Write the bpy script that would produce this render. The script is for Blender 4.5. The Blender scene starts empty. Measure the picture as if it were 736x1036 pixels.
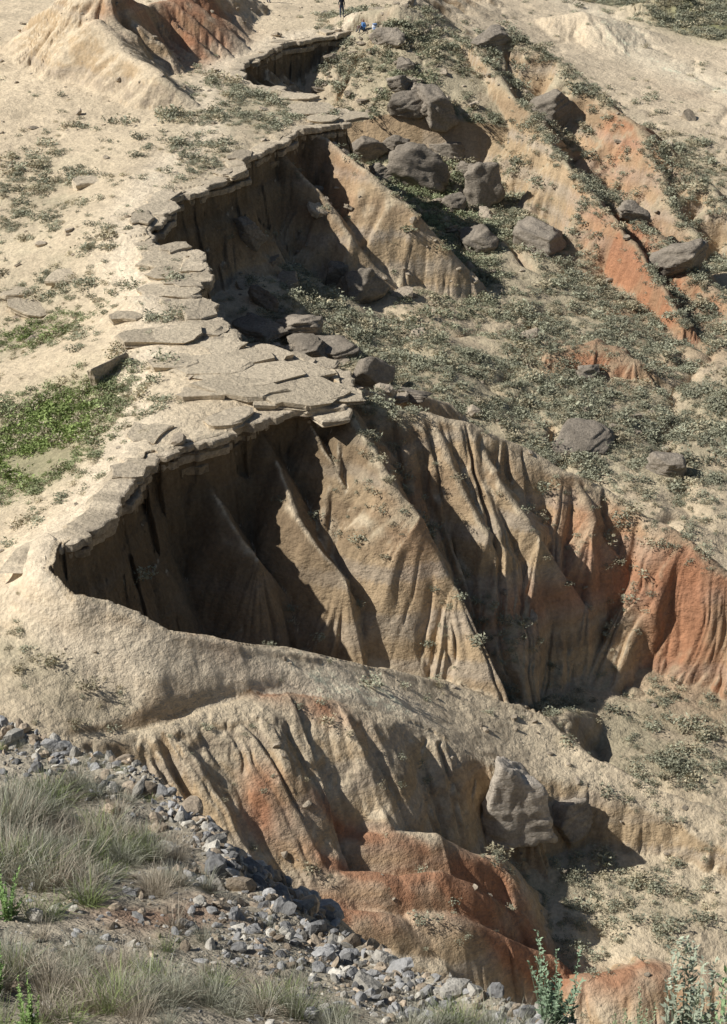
import bpy, bmesh, math, time, numpy as np
from mathutils import Vector
T0=time.time()
F=2000.0; TH=math.radians(25); CZ=32.0
def ray(px,py):
    a=(px-368)/F; b=(518-py)/F
    return np.array([a, math.cos(TH)+b*math.sin(TH), -math.sin(TH)+b*math.cos(TH)])
def U(px,py,z):
    r=ray(px,py); t=(z-CZ)/r[2]
    return (r[0]*t, r[1]*t)
# ---------------------------------------------------------------- noise
def h2(ix,iy,seed):
    v=(ix.astype(np.int64)*374761393+iy.astype(np.int64)*668265263+seed*1274126177)&0xffffffff
    v=((v^(v>>13))*1274126177)&0xffffffff
    v=v^(v>>16)
    return (v&0xffff).astype(np.float32)/32767.5-1
def vn(x,y,seed=0):
    xi=np.floor(x);yi=np.floor(y);fx=(x-xi).astype(np.float32);fy=(y-yi).astype(np.float32)
    fx=fx*fx*fx*(fx*(fx*6-15)+10);fy=fy*fy*fy*(fy*(fy*6-15)+10)
    a=h2(xi,yi,seed);b=h2(xi+1,yi,seed);c=h2(xi,yi+1,seed);d=h2(xi+1,yi+1,seed)
    return (a+(b-a)*fx)*(1-fy)+(c+(d-c)*fx)*fy
def fbm(x,y,o=4,seed=0):
    s=0;a=.55
    for i in range(o):
        s=s+a*vn(x,y,seed+i*17);a*=.5
        x,y=x*1.76+y*1.07+3.1,y*1.76-x*1.07+7.7
    return s
def sm(t):
    t=np.clip(t,0,1);return t*t*(3-2*t)
def rbf(pts):
    P=np.array(pts,float);n=len(P)
    D=np.hypot(P[:,None,0]-P[None,:,0],P[:,None,1]-P[None,:,1])
    A=np.zeros((n+3,n+3));A[:n,:n]=D;A[:n,n]=1;A[:n,n+1:]=P[:,:2];A[n,:n]=1;A[n+1:,:n]=P[:,:2].T
    b=np.zeros(n+3);b[:n]=P[:,2]
    w=np.linalg.lstsq(A,b,rcond=None)[0]
    def f(x,y):
        s=w[n]+w[n+1]*x+w[n+2]*y
        xf=x.astype(np.float32);yf=y.astype(np.float32)
        for i in range(n):
            dx=xf-np.float32(P[i,0]);dy=yf-np.float32(P[i,1]);s=s+np.float32(w[i])*np.sqrt(dx*dx+dy*dy)
        return s
    return f
def polydist(x,y,P,closed=False):
    n=len(P);x=x.astype(np.float32);y=y.astype(np.float32)
    best=np.full(x.shape,1e12,np.float32);bi=np.zeros(x.shape,np.int16);bt=np.zeros_like(x)
    P32=P.astype(np.float32)
    for i in range(n if closed else n-1):
        a=P32[i];b=P32[(i+1)%n];dx,dy=b[0]-a[0],b[1]-a[1];L=dx*dx+dy*dy+np.float32(1e-9)
        rx=x-a[0];ry=y-a[1]
        t=np.clip((rx*dx+ry*dy)/L,0,1)
        d=(rx-t*dx)**2+(ry-t*dy)**2
        m=d<best;best[m]=d[m];bi[m]=i;bt[m]=t[m]
    Pn=np.roll(P,-1,0);k=P.shape[1]
    r=[P[bi,j]+bt*(Pn[bi,j]-P[bi,j]) for j in range(k)]
    return np.sqrt(best).astype(float),r[0],r[1],r[2:]
def inpoly(x,y,P):
    r=np.zeros(x.shape,bool);n=len(P)
    for i in range(n):
        a=P[i];b=P[(i+1)%n]
        if a[1]==b[1]: continue
        r^=((a[1]>y)!=(b[1]>y))&(x<(b[0]-a[0])*(y-a[1])/(b[1]-a[1])+a[0])
    return r
def flutes(x,y,bx,by,d,amp,R=2.2,fine=1.):
    dd=np.maximum(d,1e-4);ux=(x-bx)/dd;uy=(y-by)/dd
    w=.34*fbm(x/1.9,y/1.9,3,91);w2=.34*fbm(x/1.9,y/1.9,3,191)
    qx=bx+ux*R+w;qy=by+uy*R+w2
    def g(wl,s,k):
        return np.clip(1-np.abs(vn(qx/wl,qy/wl,s))*k,0,1)**1.3
    e=sm(d/2.5);mod=np.clip(.9+vn(x/3,y/3,92)*.8,.1,1.6)
    return amp*e*(1.5*g(3.8,5,2.0)+.75*g(1.8,6,2.2)+.5*vn(qx/2.6,qy/2.6,33))+mod*fine*np.minimum(amp*1.5,1)*sm(d/1.4)*(.22*g(1.2,7,2.0)+.36*g(.8,8,2.0)+.20*g(.42,9,1.8))+.07*amp*sm(d/1)*fbm(x/.8,y/.8,3,93)
# ---------------------------------------------------------------- survey data : plateau outline px,py,z,cap,round,slope
rim=[(470,-60,-3,0,2,.5),(425,-10,-2,0,2,.6),(408,10,-1,.4,.3,1.1),(388,26,-.3,1,.2,1.3),(360,31,0,1,.2,1.6),(328,37,0,1,.2,1.8),(292,44,0,1,.2,1.8),(262,55,0,1,.2,1.8),
(243,72,0,1,.2,1.8),(258,86,0,1,.2,1.7),(300,94,0,1,.2,1.7),(318,106,0,1,.2,1.6),(350,112,-.3,1,.2,1.6),(352,124,-.3,1,.2,1.6),(305,130,0,1,.2,1.6),(278,148,0,1,.2,1.7),(246,162,0,1,.2,1.7),
(250,174,0,1,.2,1.7),(205,192,0,1,.2,1.7),(176,204,0,1,.2,1.7),(163,222,0,1,.2,1.7),(150,244,0,1,.2,1.7),(204,256,0,1,.2,1.7),(210,284,0,1,.2,1.7),
(196,304,0,1,.2,1.7),(226,324,0,1,.2,1.7),(240,346,0,1,.2,1.7),(292,358,0,1,.2,1.6),(345,374,0,1,.2,1.6),(354,392,0,1,.2,1.6),(350,411,0,1.1,.2,1.6),
(300,414,0,1.2,.2,2.1),(255,424,0,1.2,.2,2.1),(225,440,0,1.2,.2,2.1),(190,449,0,1.2,.2,2.1),(156,461,0,1.1,.2,2.1),(140,488,0,1,.2,2.1),(120,514,0,.9,.2,2.1),
(95,534,0,.8,.2,2.1),(60,548,0,.8,.2,2.1),(50,575,-.2,.5,.2,2.0),(78,597,-.6,.3,.2,1.9),(108,608,-1.1,.1,.3,1.8),(170,638,-2.2,0,.4,1.7),(240,650,-3.3,0,.5,1.6),
(310,660,-4.7,0,.6,1.3),(370,672,-6.4,0,.8,.9),(450,690,-8.5,0,1,.6),(540,720,-10.1,0,1,.5),(600,765,-11,0,.8,.6),(660,795,-11.7,0,.8,.7),(736,828,-12.6,0,.8,.7),(800,850,-13.3,0,.8,.6),
(780,874,-13.6,0,.8,.7),(660,820,-12.1,0,.4,1.6),(595,790,-11.2,0,.4,2.0),(530,775,-10.3,0,.8,1.5),(490,768,-9.4,0,1.2,1.4),(450,748,-8.3,0,1.8,1.4),(400,727,-7.0,0,2.2,1.35),
(340,710,-5.6,0,2.8,1.2),(290,699,-4.9,0,2.8,1.15),(235,708,-4.5,0,2.8,1.05),(190,724,-4.4,0,2.4,.95),(130,742,-4.2,0,1.5,.9),(60,752,-3.5,0,1.5,.9),(-80,760,-2.8,0,2,1),
(-500,780,-5,0,3,.5),(-1100,500,-5,0,3,.3),(-1200,100,-6,0,3,.3),(-500,-100,-5,0,3,.3),(200,-110,-3,0,3,.3)]
PL=np.array([(*U(a,b,z),z,c,r,s) for a,b,z,c,r,s in rim])
top_in=[(0,130,-.4),(60,200,-1.2),(20,230,-1.6),(90,265,-.7),(30,290,-2.2),(60,340,-2.0),(0,360,-2.5),(100,330,-.6),(135,300,.3),(170,330,.4),(120,370,0),(150,400,.1),(110,440,-.2),(60,430,-1.6),(0,450,-2.4),(20,490,-2.2),(90,490,-.5),
(50,520,-.9),(0,560,-1.3),(0,640,-2.0),(60,640,-1.8),(100,680,-2.8),(0,710,-2.7),(50,700,-2.8),(160,690,-3.2),(220,685,-3.8),(180,60,.2),(150,140,.3),(60,100,.4),(130,180,.3),(230,120,.3),(250,30,.2),(100,230,-.2),(400,705,-6.9),(480,735,-9),(550,750,-10.4),(630,795,-11.6),(700,828,-12.4),
(300,682,-4.7),(346,20,.1),(-300,400,-3.5),(-300,100,-1.5),(40,60,1),(270,380,.35),(230,370,.3),(300,395,.35)]
TOP=rbf([tuple(p[:3]) for p in PL]+[(*U(a,b,z),z) for a,b,z in top_in])
low=[(480,695,-11.3),(600,705,-12),(700,745,-12.8),(760,700,-12.5),(560,665,-11.5),(640,665,-12),(720,690,-12.2),(380,660,-10.4),(320,650,-10.4),(220,640,-9.6),(150,600,-8.4),
(560,430,-9.8),(500,380,-9.2),(430,370,-8),(650,400,-10.5),(736,420,-11),(650,460,-11),(720,500,-11.6),(830,620,-13),(330,330,-7),(420,340,-8.6),(560,340,-9.6),(290,300,-6),(470,320,-9.2),(250,230,-6),(330,230,-7.5),
(420,220,-8),(380,140,-6),(360,80,-5),(460,260,-9),(550,290,-10),(600,340,-10.2),(700,310,-11),(760,340,-11.4),(650,200,-10.5),(736,260,-11),
(650,80,-8.5),(736,130,-9.2),(560,40,-7),(700,20,-8),(500,10,-5),(600,-20,-8),(450,20,-4),(736,60,-8.8),(850,100,-9),(900,300,-11.5),
(100,780,-5.4),(160,800,-6.0),(205,812,-6.8),(250,824,-7.8),(310,824,-8.8),(350,826,-9.4),(400,826,-9.9),(450,824,-10.5),(500,826,-11.6),(550,860,-13.0),(640,870,-13.5),(736,900,-14),(250,865,-8.6),(270,900,-10.5),(400,990,-13),(520,900,-13.2),(600,950,-14),(700,960,-14.3),(490,975,-13.8),(560,1000,-14.4),(560,950,-13.9),(640,1030,-14.6),(800,900,-14.4),(850,800,-14.2),
(0,900,-8),(300,1100,-14),(600,1200,-15)]
LP=[(*U(a,b,z),z) for a,b,z in low]+[(-200,600,-10),(250,600,-10),(0,500,-9),(-400,1500,-8),(500,1500,-8),(0,3200,-8),(-300,0,-15),(300,0,-18),(200,200,-12),(-200,200,-8),(0,-200,-15),(0,300,-9),(-100,300,-8)]
LOW=rbf(LP)
fore=[(-300,710,17.2),(-100,722,17.5),(0,734,17.8),(100,762,18),(185,803,18.3),(225,845,18.5),(243,885,18.8),(320,932,19.2),(400,978,19.6),(500,1018,20.2),(610,1052,20.7),(780,1125,21.6)]
FP=np.array([(*U(a,b,z),z) for a,b,z in fore]+[(9,3,25),(14,-60,28),(-60,-60,28),(-60,10,17)])
FOR=rbf([tuple(p) for p in FP]+[(0,0,30.3),(0,3,28.5),(0,6,26.1),(0,9,23.9),(-3,9,23.9),(3,9,23.7),(-6,9,23.6),(*U(100,1036,22.0),22.0),(*U(300,1020,21.1),21.1),(*U(500,1045,20.8),20.8),(*U(100,900,19.9),19.9),(*U(0,850,19.0),19.0),(*U(200,905,19.6),19.6),(*U(150,840,18.6),18.6),(0,-30,30)])
RG=[
([(255,428,-.3),(277,468,-1.7),(303,520,-3.1),(345,590,-5.3),(380,655,-8.6)],1.35,.25,.8),
([(190,452,-.4),(215,496,-2.0),(258,565,-4.2),(312,632,-7.8)],1.45,.25,.7),
([(352,412,-.2),(385,466,-1.7),(420,525,-3.3),(455,595,-6.0),(480,655,-9.4)],1.2,.35,.9),
([(305,418,-.4),(335,468,-2.0),(365,530,-4.0),(402,600,-6.9),(425,650,-9.3)],1.45,.2,.6),
([(345,405,-.2),(390,412,-.8),(430,418,-1.4),(480,428,-2.0),(530,453,-3.4),(570,477,-4.5),(610,493,-5.4),(650,520,-6.2),(700,550,-7),(736,578,-8),(800,620,-9.8)],.95,.7,1.0),
([(430,418,-1.4),(452,468,-2.9),(490,538,-5.2),(522,615,-8.7),(530,650,-10.6)],1.1,.3,.9),
([(480,428,-2.1),(507,478,-3.5),(542,540,-5.7),(583,610,-9.0)],1.05,.35,.9),
([(570,477,-4.5),(602,530,-6.1),(642,585,-8.6)],1.05,.5,.8),
([(650,520,-6.2),(690,572,-8),(725,632,-10.6)],1.0,.5,.8),
([(560,600,-9.6),(600,596,-9.2),(660,605,-9.4),(720,630,-10.2),(770,660,-11)],.9,.9,.8),
([(300,130,-.2),(330,140,-.8),(370,172,-2),(420,218,-4.2),(474,275,-7.9)],.9,.3,1.1),
([(280,150,-.4),(320,190,-2.6),(360,240,-5),(400,290,-8)],1.0,.3,.9),
([(205,194,-.6),(240,225,-2.6),(280,270,-5.5)],1.2,.3,.7),
([(352,392,-.8),(400,396,-2.6),(455,408,-4.5)],1.0,.3,.5),
([(425,42,-.6),(480,44,-.4),(502,75,-1.9),(545,122,-3.9),(595,190,-6.2),(645,255,-8.5),(695,325,-10.4)],.95,.4,1.5),
([(480,44,-.4),(520,32,.2),(562,60,-1.4),(612,100,-3.3),(652,135,-4.8),(700,172,-6.6),(740,208,-8.0),(800,255,-9.8)],.85,.7,1.3),
([(425,42,-.6),(455,85,-2.8),(500,140,-5.6),(540,190,-8.4)],1.0,.3,1.2),
([(502,75,-1.9),(530,120,-4.5),(570,190,-7.8),(600,240,-9.5)],1.0,.3,1.2),
([(562,60,-1.4),(585,110,-4.2),(620,170,-7.3),(650,215,-9.4)],.95,.4,1.1),
([(612,100,-3.3),(640,160,-6.4),(670,205,-8.8)],.9,.5,1.0),
([(652,135,-4.8),(672,190,-7.4),(705,245,-9.8)],.85,.5,1.0),
([(585,170,-6.2),(640,215,-7.8),(690,262,-9.2),(735,305,-10.6)],.9,.7,.9),
([(560,352,-9.2),(600,345,-8.9),(640,362,-9.6)],.7,1,.6),
([(60,0,4.4),(108,-12,5.8),(150,6,3.8),(200,-8,3.6),(250,-4,1.2)],.75,.8,.7),
([(100,20,4.2),(120,45,3.0),(160,74,2.2),(205,112,.2)],.75,.7,.3),
([(60,0,4.4),(45,30,2.4),(70,60,.6)],.6,1,.4),
([(370,12,1.2),(400,4,2.0),(440,14,.4)],.45,1.5,.5),
([(565,16,-5.6),(590,12,-5.2),(618,20,-6.2)],.4,1.5,.3),
([(650,2,-6.6),(690,-5,-6.3)],.4,2,.5),
([(300,850,-8.9),(350,843,-8.6),(400,841,-8.7),(445,847,-9.2),(494,867,-10.6)],1.5,.9,.22),
([(285,895,-9.0),(345,888,-8.8),(385,886,-9.0),(420,893,-9.5)],1.5,.8,.25),
([(415,888,-9.3),(450,884,-9.5),(485,898,-10.4),(512,918,-11.7)],1.5,.8,.25),
([(300,930,-9.4),(350,926,-9.3),(400,930,-9.7),(440,946,-10.6)],1.5,.7,.3),
([(425,928,-10.0),(465,930,-10.4),(515,949,-11.6),(554,968,-13)],1.6,.8,.35),
([(390,968,-10.4),(450,974,-11.2),(505,992,-12.8)],1.6,.7,.3),
([(590,990,-13.4),(650,978,-13.2),(710,985,-13.5),(760,1000,-13.9)],.8,1.0,.4),
([(640,805,-12.1),(690,825,-12.6),(730,845,-13.2)],.8,.5,.5),
]
RG=[(np.array([(*U(a,b,z),z) for a,b,z in p]),s,r,f) for p,s,r,f in RG]
def smax(a,b,k):
    h=np.clip(k-np.abs(a-b),0,None)/k
    return np.maximum(a,b)+h*h*k*.25
BC,BS=math.cos(.5),math.sin(.5)
def rimwarp(x,y,cc):
    blk=h2(np.floor((x*BC+y*BS)*1.1),np.floor((y*BC-x*BS)*.7),77)
    return cc*(.55*fbm(x/2.6,y/2.6,3,71)+.18*blk)
def height(x,y,full=False):
    x=np.asarray(x,float);y=np.asarray(y,float)
    far=sm((y-220)/200)
    h=LOW(x,y)
    calm=1-.6*sm((y-140)/20)
    nearf=.25+.75*sm((y-64)/6)
    h=h+calm*(.7*fbm(x/9,y/9,4,3)*nearf+.2*fbm(x/1.8,y/1.8,4,4))
    rl=np.clip(1-np.abs(fbm(x/7,y/7,3,44))*5,0,1)**1.5
    h=h-.5*rl*(1-far)*calm+far*fbm(x/120,y/120,3,12)*7
    for P,s,r,f in RG:
        m=(x>P[:,0].min()-13)&(x<P[:,0].max()+13)&(y>P[:,1].min()-13)&(y<P[:,1].max()+13)
        if not m.any(): continue
        xx,yy=x[m],y[m]
        wa=.5 if P[0,1]>62 else .35
        xw=xx+wa*fbm(xx/3,yy/3,3,61);yw=yy+wa*fbm(xx/3,yy/3,3,62)
        d,bx,by,(z,)=polydist(xw,yw,P)
        hr=z-s*(np.sqrt(d*d+r*r)-r)-flutes(xw,yw,bx,by,d,f)+.12*fbm(xx/1.2,yy/1.2,3,63)
        h[m]=smax(h[m],hr,.12)
    d,bx,by,(z,cap,rd,sl)=polydist(x,y,PL,True)
    ins=inpoly(x,y,PL)
    sd=np.where(ins,-d,d)
    cc=np.clip(cap,0,1)
    sdw=sd+rimwarp(x,y,cc)*(1-far)+.25*cc+(1-cc)*(.45*fbm(x/2,y/2,4,72))*(1-far)
    tr=TOP(x,y)
    e=sm(d/(.5+2*cc))
    top=z*(1-e)+tr*e+.08*fbm(x/2.5,y/2.5,4,81)*e+cc*.10*h2(np.floor((x*BC+y*BS)*.6),np.floor((y*BC-x*BS)*.4),78)*(1-sm((d-.8)/1.6))*sm(d/.3)
    lt=np.maximum(sm((-sdw-5)/6),.7*(1-cc))
    top=top+.18*lt*fbm(x/4,y/4,4,82)+.04*fbm(x/.7,y/.7,3,83)+(1-cc)*.10*fbm(x/1.3,y/1.3,4,84)
    do=np.maximum(sdw,0)
    drop=cap*(1.5*sm(do/.25)+.4*sm((do-.5-.3*vn(x/3,y/3,73))/.3))
    mfl=np.where((rd>1.9)&(y<72),.40,.9)
    out=z-drop-sl*(np.sqrt(do*do+rd*rd)-rd)-flutes(x,y,bx,by,do,mfl,2.2,.9)
    pl=np.where(sdw<0,top,out)
    h=np.where(sdw<0,np.maximum(top,h),smax(h,pl,.12))
    near=y<60
    isf=np.zeros(x.shape,bool);sd2o=np.full(x.shape,99.)
    if near.any():
        xx,yy=x[near],y[near]
        d2,bx2,by2,(z2,)=polydist(xx,yy,FP,True)
        in2=inpoly(xx,yy,FP);sd2=np.where(in2,-d2,d2)+.35*fbm(xx/1.5,yy/1.5,3,55)
        e=sm(d2/1.0)
        tf=z2*(1-e)+FOR(xx,yy)*e+.10*fbm(xx/.8,yy/.8,4,56)
        do2=np.maximum(sd2,0)
        of=z2-.25*sm(do2/.2)-1.15*do2-flutes(xx,yy,bx2,by2,do2,.5)
        fl=np.where(sd2<0,tf,of);g=fl>h[near]
        h[near]=np.where(g,fl,h[near]);isf[near]=g;sd2o[near]=sd2
    if full: return h,sdw,cc,isf,sd2o
    return h
def hits(pp):
    out=[]
    ts=np.concatenate([np.arange(8,60,.1),np.arange(60,260,.12)])
    for px,py in pp:
        r=ray(px,py);r=r/np.linalg.norm(r)
        x=r[0]*ts;y=r[1]*ts;z=CZ+r[2]*ts
        hh=height(x,y);k=np.argmax(z<hh)
        out.append((x[k],y[k],hh[k],ts[k]))
    return out
# ---------------------------------------------------------------- terrain grid
def seq(a,b,s): return list(np.arange(a,b,s))
ys=seq(-60,2,2)+seq(2,9,.3)+seq(9,25,.08)+seq(25,52,.5)+seq(52,90,.09)+seq(90,115,.13)+seq(115,150,.22)+seq(150,200,.4)
v=200.;st=.6
while v<3500: ys.append(v);v+=st;st*=1.07
ys=np.array(ys)
core=np.linspace(-1,1,951)
outr=1+np.cumsum(.005*1.13**np.arange(50))
sx=np.concatenate([-outr[::-1],core,outr])
W=2.6+.22*np.clip(ys,0,None)
X=sx[None,:]*W[:,None];Y=np.repeat(ys[:,None],len(sx),1)
H,SD,CC,ISF,SD2=height(X,Y,True)
nr,nc=X.shape
print('grid',nr,nc,time.time()-T0)
dXj=np.gradient(X,axis=1);dZj=np.gradient(H,axis=1);zx=dZj/dXj
dXi=np.gradient(X,axis=0);dYi=np.gradient(Y,axis=0);dZi=np.gradient(H,axis=0);zy=(dZi-zx*dXi)/dYi
NZ=1/np.sqrt(1+zx**2+zy**2)
def blob(x,y,px,py,z,rx,ry):
    cx,cy=U(px,py,z);s=math.hypot(cy,CZ-z);a=(CZ-z)/s
    wx=rx*s/F;wy=ry*s/(F*a)
    q=((x-cx)/wx)**2+((y-cy)/wy)**2
    return np.exp(-q)
RED=[(700,660,-11,60,40,1),(640,500,-7,60,18,.5),(600,610,-10,60,20,.6),(470,952,-12.0,90,18,1.2),(350,938,-10,70,11,1.1),(530,965,-13,50,20,1.2),(290,703,-5.0,75,11,1.0),(640,250,-9,55,35,.8),(600,350,-9,60,22,.9),(690,300,-10,55,40,.9),
(200,10,3,50,18,1),(120,10,4,30,14,.4),(660,145,-6,60,20,.8),(650,990,-13.5,60,22,.8),(720,80,-8,60,12,.3),(330,170,-2,50,25,.3),(270,868,-9,30,16,.8),(230,340,-3,20,40,.2),(420,600,-8,40,40,.35),(486,890,-11,35,14,1.0),(390,866,-9.5,90,6,.8),(400,904,-9.8,100,6,1.0)]
def redm(x,y):
    s=0
    for a in RED: s=s+a[5]*blob(x,y,*a[:5])
    return np.clip(s,0,1)
VEG=[(40,450,-2,80,50,1.3),(30,330,-2,60,28,1.0),(50,270,-1.5,60,30,.5),(40,190,-1,60,30,.6),(20,220,-1.4,50,25,.5),(60,700,-2.6,60,22,.5),(20,655,-2,60,20,.5),(160,690,-3.2,70,20,.3),(50,665,-2,80,20,.35),
(570,705,-11.5,130,30,1.2),(470,688,-10.5,60,12,.9),(700,695,-12,70,35,.9),(650,750,-12,90,30,.9),(560,400,-9.5,150,45,1.2),(450,360,-8.5,60,30,1.1),(640,440,-10.5,90,35,1.0),(430,190,-7,55,55,1.4),(380,95,-5,50,30,1.3),(470,240,-8.5,60,35,1.3),(560,270,-9.5,80,50,1.1),(650,290,-10,80,60,.9),(350,340,-7,60,30,1),(250,200,-6,60,50,1),
(330,310,-7,50,40,.9),(560,130,-6,60,60,.9),(620,160,-7,60,60,.9),(700,220,-9,60,60,.8),(700,145,-8.5,60,20,.5),(650,0,-8,80,9,1.4),(730,22,-8,60,10,1.4),(620,905,-13.6,120,50,.6),(560,880,-13.2,60,20,.6),(640,620,-10,90,25,.6),(400,540,-7,25,60,1.1),(370,510,-6,20,40,1.0),(600,540,-8,40,30,.5),(740,450,-11,60,60,.6),(180,280,.2,12,40,.25),(500,100,-4,80,50,.7),(470,720,-9,60,10,.2)]
def vegm(x,y):
    s=0
    for a in VEG: s=s+a[5]*blob(x,y,*a[:5])
    return np.clip(s,0,1.4)
PATH=np.array([(*U(a,b,.2),.0) for a,b in [(372,24),(335,28),(280,38),(225,62),(205,95),(215,130),(170,165),(130,205),(122,250),(150,300),(165,345),(125,385),(140,425),(110,460),(95,500),(50,530)]]+[(*U(30,600,-1.5),0),(*U(70,650,-2.2),0),(*U(130,675,-2.9),0),(*U(230,682,-3.9),0),(*U(320,690,-5.0),0),(*U(400,708,-7),0)])
TRACK=np.array([(*U(a,b,-8.6),.0) for a,b in [(540,-20),(600,30),(650,62),(736,88),(850,115)]])
def mixc(c,d,t): return c*(1-t[...,None])+np.array(d)*t[...,None]
nA=fbm(X/6,Y/6,4,201);nB=fbm(X/1.3,Y/1.3,4,202);nC=fbm(X/.35,Y/.35,3,203);nD=fbm(X/.12,Y/.12,2,204)
col=np.ones(X.shape+(3,))*np.array([.67,.55,.385])
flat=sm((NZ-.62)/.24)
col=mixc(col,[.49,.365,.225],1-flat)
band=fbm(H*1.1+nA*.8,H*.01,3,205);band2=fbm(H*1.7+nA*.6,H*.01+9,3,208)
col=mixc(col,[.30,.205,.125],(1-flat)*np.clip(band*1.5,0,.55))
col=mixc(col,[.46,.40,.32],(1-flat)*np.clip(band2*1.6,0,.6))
outs=(SD>0.0)
col=mixc(col,[.39,.20,.125],np.exp(-((H+8.2+.9*nA)/.8)**2)*(1-flat*.6)*sm((X-1)/7)*sm((Y-72)/3)*sm((120-Y)/10)*outs*.7)
bowl_shade=blob(X,Y,220,560,-4,130,70)*outs
col=mixc(col,[.22,.16,.10],np.clip(bowl_shade*(1-flat)*1.2,0,.7))  # darker brown on the hollow's steep faces, deepening its shade in the colour
col=mixc(col,[.53,.425,.29],np.where(outs,.5,0)*flat*sm((Y-66)/4))
col=mixc(col,[.68,.56,.40],np.where(outs,1.,0)*sm((Y-150)/15)*flat*.8)
col=mixc(col,[.375,.175,.095],np.clip(redm(X,Y)*(1.0+.9*nB)-.08,0,.88))
V=vegm(X,Y)
col=mixc(col,[.33,.30,.20],np.clip(V*(.55+.8*nB),0,.6)*flat)
gr=blob(X,Y,40,455,-2,70,40);col=mixc(col,[.27,.26,.14],np.clip(gr*1.2,0,.6))
gr=blob(X,Y,650,0,-8,80,9)+blob(X,Y,730,22,-8,60,10);col=mixc(col,[.25,.26,.12],np.clip(gr*1.2,0,.8))
capz=np.exp(-np.abs(SD)/1.8)*CC
col=mixc(col,[.49,.42,.31],np.clip(capz*(.6+1.2*nB),0,1)*flat*.6)
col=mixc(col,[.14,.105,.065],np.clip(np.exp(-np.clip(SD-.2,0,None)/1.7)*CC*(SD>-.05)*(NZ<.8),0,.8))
pd,_,_,_=polydist(X,Y,PATH)
pw=np.exp(-((pd+.5*nB)/1.3)**2)*(SD<-.2)
col=mixc(col,[.77,.65,.48],np.clip(pw,0,1)*.8)
pd,_,_,_=polydist(X,Y,TRACK)
col=mixc(col,[.74,.63,.46],np.exp(-((pd+.5*nB)/3.2)**2)*outs)
fc=np.ones(X.shape+(3,))*np.array([.36,.315,.24]);fc=mixc(fc,[.25,.13,.08],np.clip(.5+nB*1.3,0,1)*blob(X,Y,170,940,19.8,70,40))
col=np.where(ISF[...,None],fc,col)
col=col*(1+.13*nA+.18*nB+.16*nC+.14*nD)[...,None]
col=np.clip(col,.02,.8)
idx=np.arange(nr*nc).reshape(nr,nc)
q=np.stack([idx[:-1,:-1],idx[:-1,1:],idx[1:,1:],idx[1:,:-1]],-1).reshape(-1,4)
def mkmesh(name,V3,faces,cols=None,mat=None,smooth=True):
    k=faces.shape[1]
    me=bpy.data.meshes.new(name)
    me.vertices.add(len(V3));me.vertices.foreach_set('co',V3.astype(np.float32).ravel())
    me.loops.add(faces.size);me.loops.foreach_set('vertex_index',faces.astype(np.int32).ravel())
    me.polygons.add(len(faces));me.polygons.foreach_set('loop_start',(np.arange(len(faces))*k).astype(np.int32))
    me.polygons.foreach_set('use_smooth',np.full(len(faces),smooth))
    if cols is not None:
        a=me.color_attributes.new('Col','FLOAT_COLOR','POINT')
        c4=np.ones((len(V3),4),np.float32);c4[:,:3]=cols.reshape(-1,3);a.data.foreach_set('color',c4.ravel())
    me.update(calc_edges=True)
    ob=bpy.data.objects.new(name,me);bpy.context.collection.objects.link(ob)
    if mat: me.materials.append(mat)
    return ob
# ---------------------------------------------------------------- materials
def mat_base(name,rough=.95):
    m=bpy.data.materials.new(name);m.use_nodes=True
    b=m.node_tree.nodes['Principled BSDF'];b.inputs['Roughness'].default_value=rough
    b.inputs['Specular IOR Level'].default_value=.1
    return m,m.node_tree,b
def noisy(name,scales,lo,hi,bump,bscale,rough=.95,strata=1.):
    m,nt,b=mat_base(name,rough);N=nt.nodes;L=nt.links
    at=N.new('ShaderNodeAttribute');at.attribute_name='Col'
    geo=N.new('ShaderNodeNewGeometry')
    cur=at.outputs['Color']
    for sc in scales:
        n=N.new('ShaderNodeTexNoise');n.inputs['Scale'].default_value=sc;n.inputs['Detail'].default_value=3;n.inputs['Roughness'].default_value=.65
        L.new(geo.outputs['Position'],n.inputs['Vector'])
        mr=N.new('ShaderNodeMapRange');mr.inputs['From Min'].default_value=.3;mr.inputs['From Max'].default_value=.7;mr.inputs['To Min'].default_value=lo;mr.inputs['To Max'].default_value=hi
        L.new(n.outputs['Fac'],mr.inputs['Value'])
        mx=N.new('ShaderNodeVectorMath');mx.operation='SCALE';L.new(cur,mx.inputs[0]);L.new(mr.outputs[0],mx.inputs['Scale']);cur=mx.outputs[0]
    L.new(cur,b.inputs['Base Color'])
    sc,am,det=bscale
    n=N.new('ShaderNodeTexNoise');n.inputs['Scale'].default_value=sc;n.inputs['Detail'].default_value=det;n.inputs['Roughness'].default_value=.68
    mp=N.new('ShaderNodeMapping');mp.inputs['Scale'].default_value=(1,1,strata);L.new(geo.outputs['Position'],mp.inputs['Vector']);L.new(mp.outputs[0],n.inputs['Vector'])
    bp=N.new('ShaderNodeBump');bp.inputs['Strength'].default_value=bump;bp.inputs['Distance'].default_value=am
    L.new(n.outputs['Fac'],bp.inputs['Height']);L.new(bp.outputs[0],b.inputs['Normal'])
    return m
m_ground=noisy('badlands_soil',(6,),.82,1.16,.8,(1.9,.28,5),strata=1.5)
m_rock=noisy('rock',(7,),.7,1.22,.85,(3,.18,5),strata=2.2)
m_small=noisy('stone',(20,),.7,1.25,.6,(12,.05,3))
m_leaf,nt,b=mat_base('leaf',.8)
at=nt.nodes.new('ShaderNodeAttribute');at.attribute_name='Col';nt.links.new(at.outputs['Color'],b.inputs['Base Color'])
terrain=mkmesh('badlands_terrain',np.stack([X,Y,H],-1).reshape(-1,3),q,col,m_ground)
print('terrain',time.time()-T0)
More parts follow.
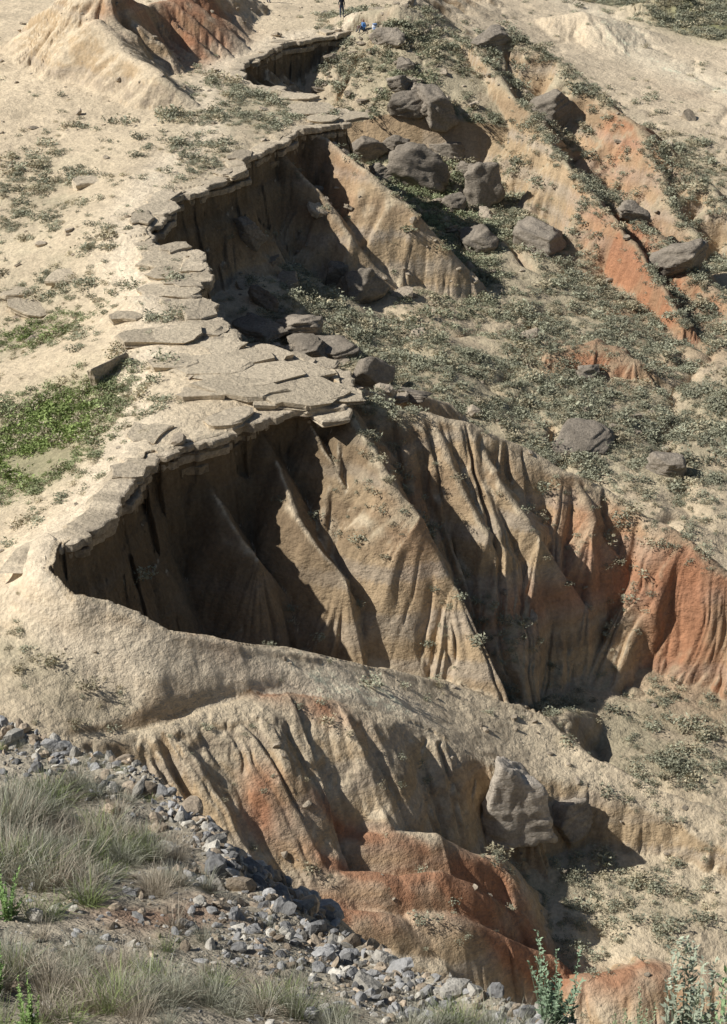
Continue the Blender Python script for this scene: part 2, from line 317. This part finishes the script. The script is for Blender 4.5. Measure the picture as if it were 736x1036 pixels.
# ---------------------------------------------------------------- rocks
def ico(sub):
    bm=bmesh.new();bmesh.ops.create_icosphere(bm,subdivisions=sub,radius=1);bm.verts.ensure_lookup_table()
    v=np.array([p.co[:] for p in bm.verts]);f=np.array([[w.index for w in p.verts] for p in bm.faces]);bm.free();return v,f
ICO={s:ico(s) for s in (1,2,3,5)}
def rockshape(sub,r,boxy=.5,nz=.05,seed=0,np_=11,lo=.6):
    v,f=ICO[sub]
    N=r.normal(size=(np_,3));N/=np.linalg.norm(N,axis=1)[:,None];D=r.uniform(lo,1.0,np_)
    if boxy>0:
        B=np.array([[1,0,0],[-1,0,0],[0,1,0],[0,-1,0],[0,0,1],[0,0,-1]],float)+r.normal(size=(6,3))*(.35-.2*boxy)
        B/=np.linalg.norm(B,axis=1)[:,None];N=np.vstack([N,B]);D=np.append(D,r.uniform(.6,.85,6))
    dt=v@N.T;dt=np.where(dt>.05,D/np.maximum(dt,.05),9)
    rad=np.minimum(dt.min(1),1.2)
    p=v*rad[:,None]
    if nz>0:
        k=seed*3.7
        p=p*(1+nz*(fbm(p[:,0]*2.3+k,p[:,1]*2.3+p[:,2]*1.9,4,seed)+.6*vn(p[:,2]*8+k,p[:,0]*2,seed+5)))[:,None]
    return p,f
def rotm(r,tilt=.3,yaw=None):
    a=r.uniform(0,6.283) if yaw is None else yaw
    t=r.normal()*tilt;u=r.normal()*tilt
    Rz=np.array([[math.cos(a),-math.sin(a),0],[math.sin(a),math.cos(a),0],[0,0,1]])
    Rx=np.array([[1,0,0],[0,math.cos(t),-math.sin(t)],[0,math.sin(t),math.cos(t)]])
    Ry=np.array([[math.cos(u),0,math.sin(u)],[0,1,0],[-math.sin(u),0,math.cos(u)]])
    return Ry@Rx@Rz
def slab(r,lx,ly,th):
    n=int(r.integers(8,14));a=np.sort((np.arange(n)+r.uniform(-.42,.42,n))/n*6.283)
    rad=1/np.maximum(np.abs(np.cos(a)),np.abs(np.sin(a)))**.7*r.uniform(.68,1.08,n)
    o=np.stack([np.cos(a)*rad*lx,np.sin(a)*rad*ly],1);V=[];
    for z,s in ((th,.90),(th*.85,1.0),(th*.1,1.0+r.uniform(-.08,.03)),(th*.05,.88),(-th*.6,.97),(-th,.9)):
        oo=o*s*(1+r.normal(size=(n,1))*.035);V.append(np.column_stack([oo,np.full(n,z)+r.normal(size=n)*th*.12]))
    V.append(np.array([[0,0,th*1.03]]));V.append(np.array([[0,0,-th]]));V=np.vstack(V);Fc=[]
    for L in range(5):
        for i in range(n):
            a0=L*n+i;b0=L*n+(i+1)%n;c0=a0+n;d0=b0+n;Fc+=[[a0,c0,d0],[a0,d0,b0]]
    for i in range(n): Fc.append([6*n,i,(i+1)%n]);Fc.append([6*n+1,5*n+(i+1)%n,5*n+i])
    return V,np.array(Fc)
class Acc:
    def __init__(s): s.v=[];s.f=[];s.c=[];s.n=0
    def add(s,v,f,c):
        s.v.append(v);s.f.append(f+s.n);s.n+=len(v)
        c=np.asarray(c);s.c.append(np.broadcast_to(c,v.shape) if c.ndim==1 else c)
    def make(s,name,mat,smooth=False): return mkmesh(name,np.concatenate(s.v),np.concatenate(s.f),np.concatenate(s.c),mat,smooth)
GREY=np.array([.285,.245,.195])
BL=[(440,108,38,32,.7),(408,124,42,26,.6),(370,150,34,34,.6),(422,170,44,44,.7),(452,152,34,30,.6),(488,184,38,62,.5),(388,176,26,20,.7),(556,108,46,40,.8),(545,238,60,36,.9),(487,240,38,26,.8),
(370,288,44,46,.6),(342,276,28,28,.5),(394,38,26,24,.6),(404,84,24,20,.6),(424,90,22,16,.6),(690,262,50,28,.8),(596,376,28,16,.7),(676,470,36,26,.7),(590,450,56,14,.8),(378,374,46,42,.6),(410,400,46,12,.8),
(268,302,26,20,.7),(300,330,50,22,.7),(262,335,60,18,.7),(330,350,50,22,.7),(520,818,70,94,.7),(572,824,38,48,.7),(500,38,36,12,.7),(252,238,26,36,.5),(310,352,44,20,.7),(640,215,26,18,.8),(460,205,26,20,.7),(410,66,20,16,.7),(400,150,26,22,.7),(440,128,24,20,.7),(470,170,22,20,.7)]
hb=hits([(a,b+h*.42) for a,b,w,h,k in BL])
for i,((a,b_,w,h,k),(x,y,z,t)) in enumerate(zip(BL,hb)):
    r=np.random.default_rng(140+i);s=t/F
    p,f=rockshape(5,r,[0,.3,.8][i%3],.11,i)
    if a==520:
        p,f=rockshape(5,np.random.default_rng(17),.9,.12,4,5,.75);tz=np.clip((p[:,2:3]+.6)/1.4,0,1);p=p*np.concatenate([1.15-.55*tz,1.1-.4*tz,np.ones_like(tz)],1)+np.concatenate([-.1*tz,0*tz,0*tz],1)
    p=p*np.array([w*s*.62,w*s*.62*k+.1,h*s*.58])
    p=p@rotm(r,.22 if a!=520 else .0,r.uniform(-.7,.7) if a!=520 else .35).T
    p=p+np.array([x,y+w*s*.2,z+h*s*(.24 if a!=520 else .32)])
    c=GREY*r.uniform(.85,1.2)
    if a==520: c=np.array([.52,.455,.37])
    n=fbm(p[:,0]*1.2+p[:,2],p[:,1]*1.2-p[:,2]*.7,4,i)[:,None]
    mkmesh('boulder',p,f,np.clip(c*(1+.35*n),.05,.7),m_rock)
(x,y,z,t),=hits([(98,398)]);r=np.random.default_rng(5);p,f=rockshape(5,r,1,.05,3,3,.9)
p=p*np.array([1.7,.26,.95])@rotm(r,0,math.radians(62)).T
mkmesh('standing_rock_slab',p+np.array([x+.3,y+1.2,z+.35]),f,np.broadcast_to(np.array([.48,.40,.30]),p.shape),m_rock)
# ---------------------------------------------------------------- continuous layered cap-rock ledge (true overhang)
pts=[];
i0,i1=2,40
for i in range(i0,i1):
    a=PL[i];b=PL[i+1];L=math.hypot(b[0]-a[0],b[1]-a[1]);n=max(1,int(L/.10))
    for j in range(n): pts.append(a+(b-a)*j/n)
pts=np.array(pts);ker=np.hanning(13);ker/=ker.sum()
for c in (0,1): pts[:,c]=np.convolve(np.pad(pts[:,c],6,'edge'),ker,'valid')
tg=np.gradient(pts[:,:2],axis=0)
for c in (0,1): tg[:,c]=np.convolve(np.pad(tg[:,c],9,'edge'),np.ones(19)/19,'valid')
tg/=np.linalg.norm(tg,axis=1)[:,None]+1e-9
nrm=np.stack([tg[:,1],-tg[:,0]],1)
tst=inpoly(pts[:,0]+nrm[:,0]*.3,pts[:,1]+nrm[:,1]*.3,PL)
if tst.mean()>.5: nrm=-nrm
arc=np.concatenate([[0],np.cumsum(np.hypot(*np.diff(pts[:,:2],axis=0).T))])
cc=np.clip(pts[:,3],0,1);wp=rimwarp(pts[:,0],pts[:,1],cc)
def lay(k,ln): 
    u=arc/ln+k*3.3+.35*vn(arc/1.7,arc*0+k,50+k);return h2(np.floor(u),np.floor(u*0)+k,60+k)
blkh=.07*lay(0,2.3)
lays=[(.05,-.30),(-.30,-.48),(-.48,-.84),(-.84,-1.02),(-1.02,-1.4),(-1.4,-1.75)]
base=[.36,.02,.20,-.14,-.02,-.25]
prof=[(-1.2,-.25,None),(-.8,.0,None),(-.45,.03,None)]
ones=np.ones(len(arc))
R_=[];C_=[]
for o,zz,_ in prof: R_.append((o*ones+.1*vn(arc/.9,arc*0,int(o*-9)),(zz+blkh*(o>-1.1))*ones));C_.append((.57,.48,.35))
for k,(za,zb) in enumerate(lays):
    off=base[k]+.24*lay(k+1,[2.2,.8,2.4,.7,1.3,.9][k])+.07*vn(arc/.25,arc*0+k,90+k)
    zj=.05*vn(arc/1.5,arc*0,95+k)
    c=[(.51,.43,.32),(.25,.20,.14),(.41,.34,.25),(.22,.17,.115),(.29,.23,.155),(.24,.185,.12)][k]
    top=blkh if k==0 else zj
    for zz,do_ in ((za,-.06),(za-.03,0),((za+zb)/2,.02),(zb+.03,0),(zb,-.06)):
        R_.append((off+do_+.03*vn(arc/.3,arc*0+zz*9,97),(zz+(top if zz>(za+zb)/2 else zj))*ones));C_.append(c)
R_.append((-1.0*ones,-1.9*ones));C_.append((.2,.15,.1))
V3=[];CL=[]
endf=np.clip(np.minimum(arc,arc[-1]-arc)/2.5,0,1)*np.clip(cc*1.5,0,1)
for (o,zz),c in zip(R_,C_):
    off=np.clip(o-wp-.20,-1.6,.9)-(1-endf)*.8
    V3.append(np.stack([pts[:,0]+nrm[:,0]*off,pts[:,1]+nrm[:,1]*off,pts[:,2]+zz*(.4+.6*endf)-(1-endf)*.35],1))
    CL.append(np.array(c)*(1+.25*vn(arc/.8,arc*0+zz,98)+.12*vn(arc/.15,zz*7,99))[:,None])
V3=np.array(V3);CL=np.array(CL);m_,n_=V3.shape[:2]
ix=np.arange(m_*n_).reshape(m_,n_);qf=np.stack([ix[:-1,:-1],ix[1:,:-1],ix[1:,1:],ix[:-1,1:]],-1).reshape(-1,4)
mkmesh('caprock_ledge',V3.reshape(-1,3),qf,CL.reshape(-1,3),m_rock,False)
A=Acc();r=np.random.default_rng(11)
for i in range(3,36):
    a=PL[i];b=PL[i+1];L=math.hypot(b[0]-a[0],b[1]-a[1])
    yaw=math.atan2(b[1]-a[1],b[0]-a[0])
    for j in range(max(1,int(L/1.3))):
        t=r.random();ox,oy=r.normal()*.4,r.normal()*.4
        if r.random()>(.5 if 18<i<32 else .3): continue
        x=a[0]+t*(b[0]-a[0])-.6+ox;y=a[1]+t*(b[1]-a[1])+oy
        z=height(np.array([x]),np.array([y]))[0]
        p,f=slab(r,r.uniform(.6,1.7),r.uniform(.5,1.1),r.uniform(.10,.22))
        A.add(p@rotm(r,.06,yaw+r.normal()*.3).T+np.array([x,y,max(z,a[2]-.3)+.02]),f,np.array([.52,.44,.325])*r.uniform(.78,1.12))
FL=[(215,376,2.2),(262,388,2.4),(300,402,2.4),(334,400,1.7),(300,384,1.8),(245,368,1.6),(203,334,1.5),(190,312,1.5),(170,296,1.6),(310,112,2.2),(345,114,2),(378,114,1.6),(300,100,1.6),(35,308,1.8),(70,290,1.4),(20,290,1.2),(150,345,1.7),(278,406,1.3),(245,402,1.8),(180,345,1.5),(170,262,2),(185,275,1.6),(90,205,1.2),(325,120,1.4),(160,245,1.4),(215,356,1.8),(175,375,1.4),(205,405,1.5),(130,320,1.3),(225,345,1.2),(150,440,1.1)]
for px,py,sz in FL:
    x,y=U(px,py,0.0 if px>110 else -1.8)
    z=height(np.array([x]),np.array([y]))[0]
    p,f=slab(r,sz*r.uniform(.8,1.15),sz*r.uniform(.6,.95),r.uniform(.12,.24))
    A.add(p@rotm(r,.035,r.uniform(-.5,.5)).T+np.array([x,y,z-.04]),f,np.array([.55,.465,.34])*r.uniform(.82,1.1))
A.make('flagstones',m_rock,False)
def cand(n,x0,x1,y0,y1,r):
    x=r.uniform(x0,x1,n);y=r.uniform(y0,y1,n);k=np.abs(x)<4+.24*y
    return x[k],y[k]
A=Acc();r=np.random.default_rng(21)
x,y=cand(100000,-40,50,52,175,r)
hh,sd,cc_,isf,sd2=height(x,y,True)
pr=np.where((sd>.8)&(sd<5)&(y>84),.06*cc_,0)+np.where(sd>5,.010,0)+np.where((sd<0),.022+.03*np.exp(sd/1.2)*cc_,0)
pr+=.14*blob(x,y,290,330,-5,60,40)+.08*blob(x,y,400,130,-5,70,50)+.05*blob(x,y,440,200,-6,70,60)+.05*blob(x,y,600,420,-9,120,30)
pr+=.06*blob(x,y,560,830,-12.5,80,50)+.04*blob(x,y,520,720,-9.5,100,30)+.06*blob(x,y,270,850,-9,60,30)+.04*blob(x,y,640,930,-14,120,60)
pr=np.where((sd>.3)&(y<84)&(y>66)&(sd<5),pr*.1,pr)
k=r.random(len(x))<pr*.8
for X0,Y0,Z0,s0 in zip(x[k],y[k],hh[k],sd[k]):
    sc=min(.07+r.exponential(.15),.9)*(.45 if s0<0 else 1)*(.55 if Y0<66 else 1)
    if r.random()<.4: p,f=slab(r,sc*1.2,sc*.9,sc*.3);p=p@rotm(r,.35).T
    else:
        p,f=rockshape(2,r,.5,.05,int(r.integers(99)),6,.5);p=p*np.array([sc*r.uniform(.8,1.5),sc,sc*r.uniform(.4,.8)])@rotm(r,.3).T
    A.add(p+np.array([X0,Y0,Z0+sc*.12]),f,np.array([.44,.37,.28])*r.uniform(.7,1.2))
print('debris',k.sum(),time.time()-T0)
A.make('rock_debris',m_rock,False)
# foreground scree
A=Acc();r=np.random.default_rng(31)
n=110000;x=r.uniform(-7,6,n);y=r.uniform(9,25,n);k=np.abs(x)<1.5+.23*y;x,y=x[k],y[k]
hh,sd,cc_,isf,sd2=height(x,y,True)
band=np.exp(-np.clip(-sd2-.1,0,None)/np.where(x<-1.2,.45,.5))*(sd2<1.8)
grz=np.clip(blob(x,y,30,870,19,140,80)+blob(x,y,60,1000,21.5,140,65),0,1)
pr=(1.0*band+.20+.7*blob(x,y,330,985,19.6,120,60)+.7*blob(x,y,480,1035,20.5,150,30))*isf*(sd2<1.8)*.36*(1-.85*grz*(1-band))
k=r.random(len(x))<pr
for X0,Y0,Z0,b_ in zip(x[k],y[k],hh[k],band[k]):
    sc=min(.008+r.exponential(.016+.012*b_),.2)
    p,f=rockshape(1 if sc<.03 else 2,r,0,0,0,7,.4)
    p=p*np.array([sc*r.uniform(.9,1.8),sc,sc*r.uniform(.5,1.0)])@rotm(r,.7).T+np.array([X0,Y0,Z0+sc*.15])
    u=r.random();c=np.array([.34,.335,.325]) if u<.45 else (np.array([.48,.45,.39]) if u<.72 else np.array([.43,.35,.26]))
    A.add(p,f,c*r.uniform(.45,1.25))
print('scree',k.sum(),time.time()-T0)
A.make('limestone_scree',m_small,False)
# ---------------------------------------------------------------- vegetation
def tuft(r,n,spread,wid,curl,segs=1,up=.35):
    V=[];Fc=[]
    for i in range(n):
        a=r.uniform(0,6.283);e=r.uniform(up,1.5);l=r.uniform(.5,1)
        d=np.array([math.cos(a)*math.cos(e),math.sin(a)*math.cos(e),math.sin(e)])
        b=np.array([math.cos(a),math.sin(a),0])*r.uniform(0,spread)
        b=b+np.array([r.normal()*.08,r.normal()*.08,0])
        s=np.cross(d,[r.normal(),r.normal(),r.normal()]);s/=np.linalg.norm(s)+1e-6;s*=wid*r.uniform(.6,1.3)
        base=len(V);m=segs
        for k in range(m):
            t=k/m;c=b+d*l*t+np.array([0,0,-curl*t*t*l]);w=s*(1-.6*t)
            V+= [c-w,c+w]
        V.append(b+d*l+np.array([d[0]*curl*.6,d[1]*curl*.6,-curl*l]))
        for k in range(m-1):
            q0=base+2*k;Fc+=[[q0,q0+1,q0+3],[q0,q0+3,q0+2]]
        q0=base+2*(m-1);Fc.append([q0,q0+1,q0+2])
    return np.array(V),np.array(Fc)
def bush(r,n):
    V=[];Fc=[]
    lobes=[np.array([r.normal()*.35,r.normal()*.35,r.uniform(.2,.5)]) for _ in range(6)]
    for i in range(n):
        c=lobes[r.integers(6)];d=r.normal(size=3);d/=np.linalg.norm(d);c=c+d*r.uniform(.2,.42)
        c[2]=max(c[2],.02)
        u=r.normal(size=3);u/=np.linalg.norm(u);u[2]=abs(u[2]);w=np.cross(u,r.normal(size=3));w/=np.linalg.norm(w)
        s=r.uniform(.08,.17);k=len(V)
        V+=[c-w*s*.5,c+w*s*.5,c+u*s*1.6];Fc.append([k,k+1,k+2])
    return np.array(V),np.array(Fc)
r=np.random.default_rng(41)
BT=[bush(r,120) for _ in range(7)]
x,y=cand(420000,-60,70,50,260,r)
gx_,gy_=U(45,460,-2);x=np.concatenate([x,gx_+r.normal(size=4500)*2.0]);y=np.concatenate([y,gy_+r.normal(size=4500)*4.0])
v=vegm(x,y);clump=np.clip(.55+1.3*fbm(x/3.5,y/3.5,4,301),0,1.3)
k=r.random(len(x))<np.clip((v*1.0+.10)*clump,0,1);x,y,v,clump=x[k],y[k],v[k],clump[k]
hh,sd,cc_,isf,sd2=height(x,y,True)
e=.4;gx=(height(x+e,y)-hh)/e;gy=(height(x,y+e)-hh)/e;nz=1/np.sqrt(1+gx*gx+gy*gy)
pr=np.where(nz>.76,1,np.where(nz>.58,.5,.07))*(.8*v+np.where(sd>.5,.06,.010))/(v+.10)
pr=np.where((y>150)&(v<.3),pr*.15,pr);pr=np.where(isf|((sd>-1)&(sd<.6)&(cc_>.5))|(hh>.9),0,pr)
k=r.random(len(x))<pr
X1,Y1,Z1,V1=x[k],y[k],hh[k],v[k];gm=np.clip(blob(X1,Y1,40,455,-2,75,50)*1.6+blob(X1,Y1,30,335,-2,60,18)+.45*blob(X1,Y1,430,190,-6.5,60,60),0,1)
print('shrubs',k.sum(),time.time()-T0)
A=Acc()
for i in range(len(X1)):
    v_,f_=BT[r.integers(7)];sc=np.clip(.20*math.exp(r.normal()*.5),.07,.62)*(1+Y1[i]/220)
    a=r.uniform(0,6.283);ca,sa=math.cos(a),math.sin(a);R=np.array([[ca,-sa,0],[sa,ca,0],[0,0,1]])
    p=v_@R.T*np.array([sc,sc,sc*r.uniform(.55,.9)])+np.array([X1[i],Y1[i],Z1[i]-.03])
    g=gm[i];c=np.array([.35,.35,.25])*(1-g)+np.array([.27,.34,.12])*g
    if r.random()<.25: c=np.array([.46,.41,.28])
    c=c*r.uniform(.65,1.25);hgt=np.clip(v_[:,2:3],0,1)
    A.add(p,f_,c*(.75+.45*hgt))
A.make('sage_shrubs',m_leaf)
r=np.random.default_rng(51)
GT=[tuft(r,150,.14,.0050,.3,4,.5) for _ in range(5)]+[tuft(r,130,.12,.0045,.12,3,.8) for _ in range(3)]
n=30000;x=r.uniform(-8,7,n);y=r.uniform(8.5,24,n);k=np.abs(x)<1.5+.24*y;x,y=x[k],y[k]
hh,sd,cc_,isf,sd2=height(x,y,True)
b1=1.5*blob(x,y,0,860,19,135,85)+1.4*blob(x,y,40,1000,21.5,140,72)+.8*blob(x,y,150,885,19.2,55,45)+.5*blob(x,y,300,1050,21,200,20)+.35*blob(x,y,520,1060,20.8,160,12)
pr=(b1+.05)*(sd2<-.1)*isf*np.clip(.6+1.2*fbm(x/.9,y/.9,3,401),0,1)*.40
k=r.random(len(x))<pr;print('grass',k.sum())
A=Acc()
lft=blob(x,y,0,880,19,80,120)[k];clr=fbm(x/1.2,y/1.2,3,411)[k]
for X0,Y0,Z0,s2,lf,cr in zip(x[k],y[k],hh[k],sd2[k],lft,clr):
    v_,f_=GT[r.integers(8)];sc=r.uniform(.22,.52)*(.5 if s2>-.6 else 1)*(1+.8*lf)
    a=r.uniform(0,6.283);ca,sa=math.cos(a),math.sin(a);R=np.array([[ca,-sa,0],[sa,ca,0],[0,0,1]])
    p=v_@R.T*sc+np.array([X0,Y0,Z0-.02])
    u=r.random()+cr*.6;c=np.array([.49,.49,.38]) if u<.5 else (np.array([.32,.40,.15]) if u<.66 else np.array([.57,.50,.39]))
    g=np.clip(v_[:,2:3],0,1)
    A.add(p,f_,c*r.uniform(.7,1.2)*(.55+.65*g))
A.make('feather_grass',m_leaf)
def weed(r,n):
    V=[];Fc=[]
    for s in range(n):
        a=r.uniform(0,6.283);lean=r.uniform(.02,.4);H0=r.uniform(.4,1);rr_=r.uniform(.03,.25)
        b=np.array([math.cos(a),math.sin(a),0])
        for j in range(70):
            t=(j+1)/70;c=b*(rr_+lean*t*t)+np.array([0,0,H0*t]);
            d=r.normal(size=3);d[2]=abs(d[2])*.8;d/=np.linalg.norm(d);w=np.cross(d,[0,0,1]);w/=np.linalg.norm(w)+1e-6;l=.10*(1.15-t*.6)*r.uniform(.5,1.2)
            k=len(V);V+=[c,c+d*l*.5+w*l*.26,c+d*l,c+d*l*.5-w*l*.26];Fc+=[[k,k+1,k+2],[k,k+2,k+3]]
        k=len(V);V+=[b*rr_+[.01,0,0],b*rr_-[.01,0,0],b*(rr_+lean)+np.array([0,0,H0])];Fc.append([k,k+1,k+2])
    return np.array(V),np.array(Fc)
for wi,(px,py,sc,c) in enumerate([(562,1040,1.05,(.30,.40,.26)),(692,1090,1.5,(.42,.46,.34)),(738,1085,1.9,(.31,.42,.22)),(650,1066,.7,(.34,.39,.24)),(625,1056,.5,(.30,.37,.20)),(30,1050,.6,(.26,.38,.13)),(-5,1010,.8,(.27,.42,.14)),(8,930,.7,(.29,.44,.16))]):
    (x,y,z,t),=hits([(px,py)])
    if t>30: x,y=U(px,1056,20.7);z=height(np.array([x]),np.array([y]))[0]
    v_,f_=weed(np.random.default_rng(70+wi),14)
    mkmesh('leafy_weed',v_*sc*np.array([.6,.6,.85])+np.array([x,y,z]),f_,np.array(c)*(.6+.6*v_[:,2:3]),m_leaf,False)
# ---------------------------------------------------------------- people
def plain(name,c,rough=.8):
    m,nt,b=mat_base(name,rough);N=nt.nodes;n=N.new('ShaderNodeTexNoise');n.inputs['Scale'].default_value=40
    mr=N.new('ShaderNodeMapRange');mr.inputs['To Min'].default_value=.8;mr.inputs['To Max'].default_value=1.2;nt.links.new(n.outputs['Fac'],mr.inputs['Value'])
    s=N.new('ShaderNodeVectorMath');s.operation='SCALE';s.inputs[0].default_value=c;nt.links.new(mr.outputs[0],s.inputs['Scale']);nt.links.new(s.outputs[0],b.inputs['Base Color']);return m
mats=dict(skin=plain('skin',(.45,.27,.19)),hair=plain('hair',(.03,.02,.015)),dark=plain('dark_jacket',(.03,.035,.05)),jean=plain('denim',(.06,.08,.13)),shoe=plain('shoe',(.05,.04,.03)),blue=plain('blue_cloth',(.10,.22,.45)),white=plain('white_cloth',(.7,.7,.7)))
def person(loc,yaw,sit=False,shirt='dark',trous='jean'):
    J=[];E=[];Rr=[]
    def j(p,rad,par=None):
        J.append(p);Rr.append(rad)
        if par is not None:E.append((par,len(J)-1))
        return len(J)-1
    hz=.93 if not sit else .18
    pel=j((0,0,hz),.15);w=j((0,0,hz+.17),.13,pel);ch=j((0,-.01,hz+.36),.165,w);nb=j((0,0,hz+.52),.10,ch);nk=j((0,-.01,hz+.58),.055,nb);hd=j((0,-.02,hz+.68),.085,nk);ht=j((0,-.01,hz+.78),.075,hd);j((0,-.125,hz+.68),.012,hd)
    for sx_ in(-1,1):
        j((sx_*.085,0,hz+.69),.012,hd)
        sh=j((sx_*.17,0,hz+.49),.065,nb);el=j((sx_*.24,.03,hz+.22),.045,sh);wr=j((sx_*.24,-.06,hz-.02) if not sit else (sx_*.16,-.32,hz+.16),.03,el)
        q0=J[wr];pm=j((q0[0],q0[1]-.03,q0[2]-.06),.032,wr)
        for k in range(4):
            b0=J[pm];f1=j((b0[0],b0[1]-.03+.02*k,b0[2]-.05),.009,pm);j((b0[0]-sx_*.01,b0[1]-.035+.02*k,b0[2]-.08-.006*(k in(1,2))),.008,f1)
        f1=j((J[pm][0]-sx_*.02,J[pm][1]-.035,J[pm][2]+.005),.01,pm);j((J[f1][0],J[f1][1]-.015,J[f1][2]-.035),.009,f1)
        if not sit:
            hp=j((sx_*.10,0,hz-.08),.10,pel);kn=j((sx_*.12,-.03,.5),.065,hp);an=j((sx_*.13,.01,.09),.042,kn);j((sx_*.14,-.16,.04),.04,an)
        else:
            hp=j((sx_*.11,-.05,hz-.02),.10,pel);kn=j((sx_*.15,-.42,hz+.32),.065,hp);an=j((sx_*.14,-.60,.08),.042,kn);j((sx_*.14,-.75,.04),.04,an)
    me=bpy.data.meshes.new('p');me.from_pydata(J,E,[]);ob=bpy.data.objects.new('person',me);bpy.context.collection.objects.link(ob)
    md=ob.modifiers.new('s','SKIN');
    for i,sv in enumerate(me.skin_vertices[0].data): sv.radius=(Rr[i],Rr[i]);sv.use_root=(i==0)
    s2=ob.modifiers.new('d','SUBSURF');s2.levels=2
    dg=bpy.context.evaluated_depsgraph_get();m2=bpy.data.meshes.new_from_object(ob.evaluated_get(dg));ob.modifiers.clear();ob.data=m2
    for n_ in('skin','hair',shirt,trous,'shoe'): m2.materials.append(mats[n_])
    for p in m2.polygons:
        c=p.center;p.use_smooth=True
        if c.z>hz+.56: p.material_index=1 if (c.z>hz+.76 or c.y>.01) else 0
        elif c.z<.07: p.material_index=4
        elif (c.z>hz+.02 and (abs(c.x)<.19 or c.z>hz+.05)) and not(sit and c.y<-.3): p.material_index=2
        elif abs(c.x)>.19 and not sit: p.material_index=0
        elif sit and c.y<-.3 and c.z>hz+.02 and abs(c.x)<.13: p.material_index=0
        else: p.material_index=3
    ob.location=loc;ob.rotation_euler=(0,0,yaw);return ob
hp=hits([(346,19),(272,3),(368,32)])
person((hp[0][0],hp[0][1],hp[0][2]-.02),.4)
person((hp[1][0],hp[1][1],hp[1][2]-.02),2.5)
person((hp[2][0],hp[2][1],hp[2][2]-.02),-.8,True,'blue')
A=Acc();r=np.random.default_rng(3);p,f=rockshape(3,r,1,.03,2)
A.add(p*np.array([.3,.2,.35])+np.array([0,0,.25]),f,(.6,.62,.66));A.add(p*np.array([.18,.1,.16])+np.array([0,-.2,.18]),f,(.2,.3,.5));A.add(p*np.array([.24,.16,.08])+np.array([0,0,.55]),f,(.2,.3,.5))
bp=A.make('backpack',m_small,True);bp.location=(hp[2][0]+.9,hp[2][1],hp[2][2])
# ---------------------------------------------------------------- light, sky, camera
S=Vector((-.735,-.10,.67)).normalized()
sun=bpy.data.lights.new('sun','SUN');sun.energy=5;sun.angle=math.radians(.53);sun.color=(1,.97,.92)
so=bpy.data.objects.new('sun',sun);so.rotation_euler=S.to_track_quat('Z','Y').to_euler();so.location=(0,0,80);bpy.context.collection.objects.link(so)
w=bpy.data.worlds.new('World');bpy.context.scene.world=w;w.use_nodes=True;nt=w.node_tree
sk=nt.nodes.new('ShaderNodeTexSky');sk.sky_type='NISHITA';sk.sun_disc=False;sk.sun_elevation=math.asin(S.z);sk.sun_rotation=math.atan2(S.x,S.y)
bg=nt.nodes['Background'];bg.inputs['Strength'].default_value=.05;nt.links.new(sk.outputs[0],bg.inputs['Color'])
cam=bpy.data.cameras.new('camera');co=bpy.data.objects.new('camera',cam);bpy.context.collection.objects.link(co)
cam.sensor_fit='VERTICAL';cam.sensor_height=24;cam.lens=24*F/1036;cam.clip_end=8000;cam.clip_start=.1
co.location=(0,0,CZ);co.rotation_euler=(math.radians(90-25),0,0)
sc=bpy.context.scene;sc.camera=co;sc.view_settings.view_transform='Standard';sc.view_settings.look='None';sc.view_settings.exposure=0
print('done',time.time()-T0)
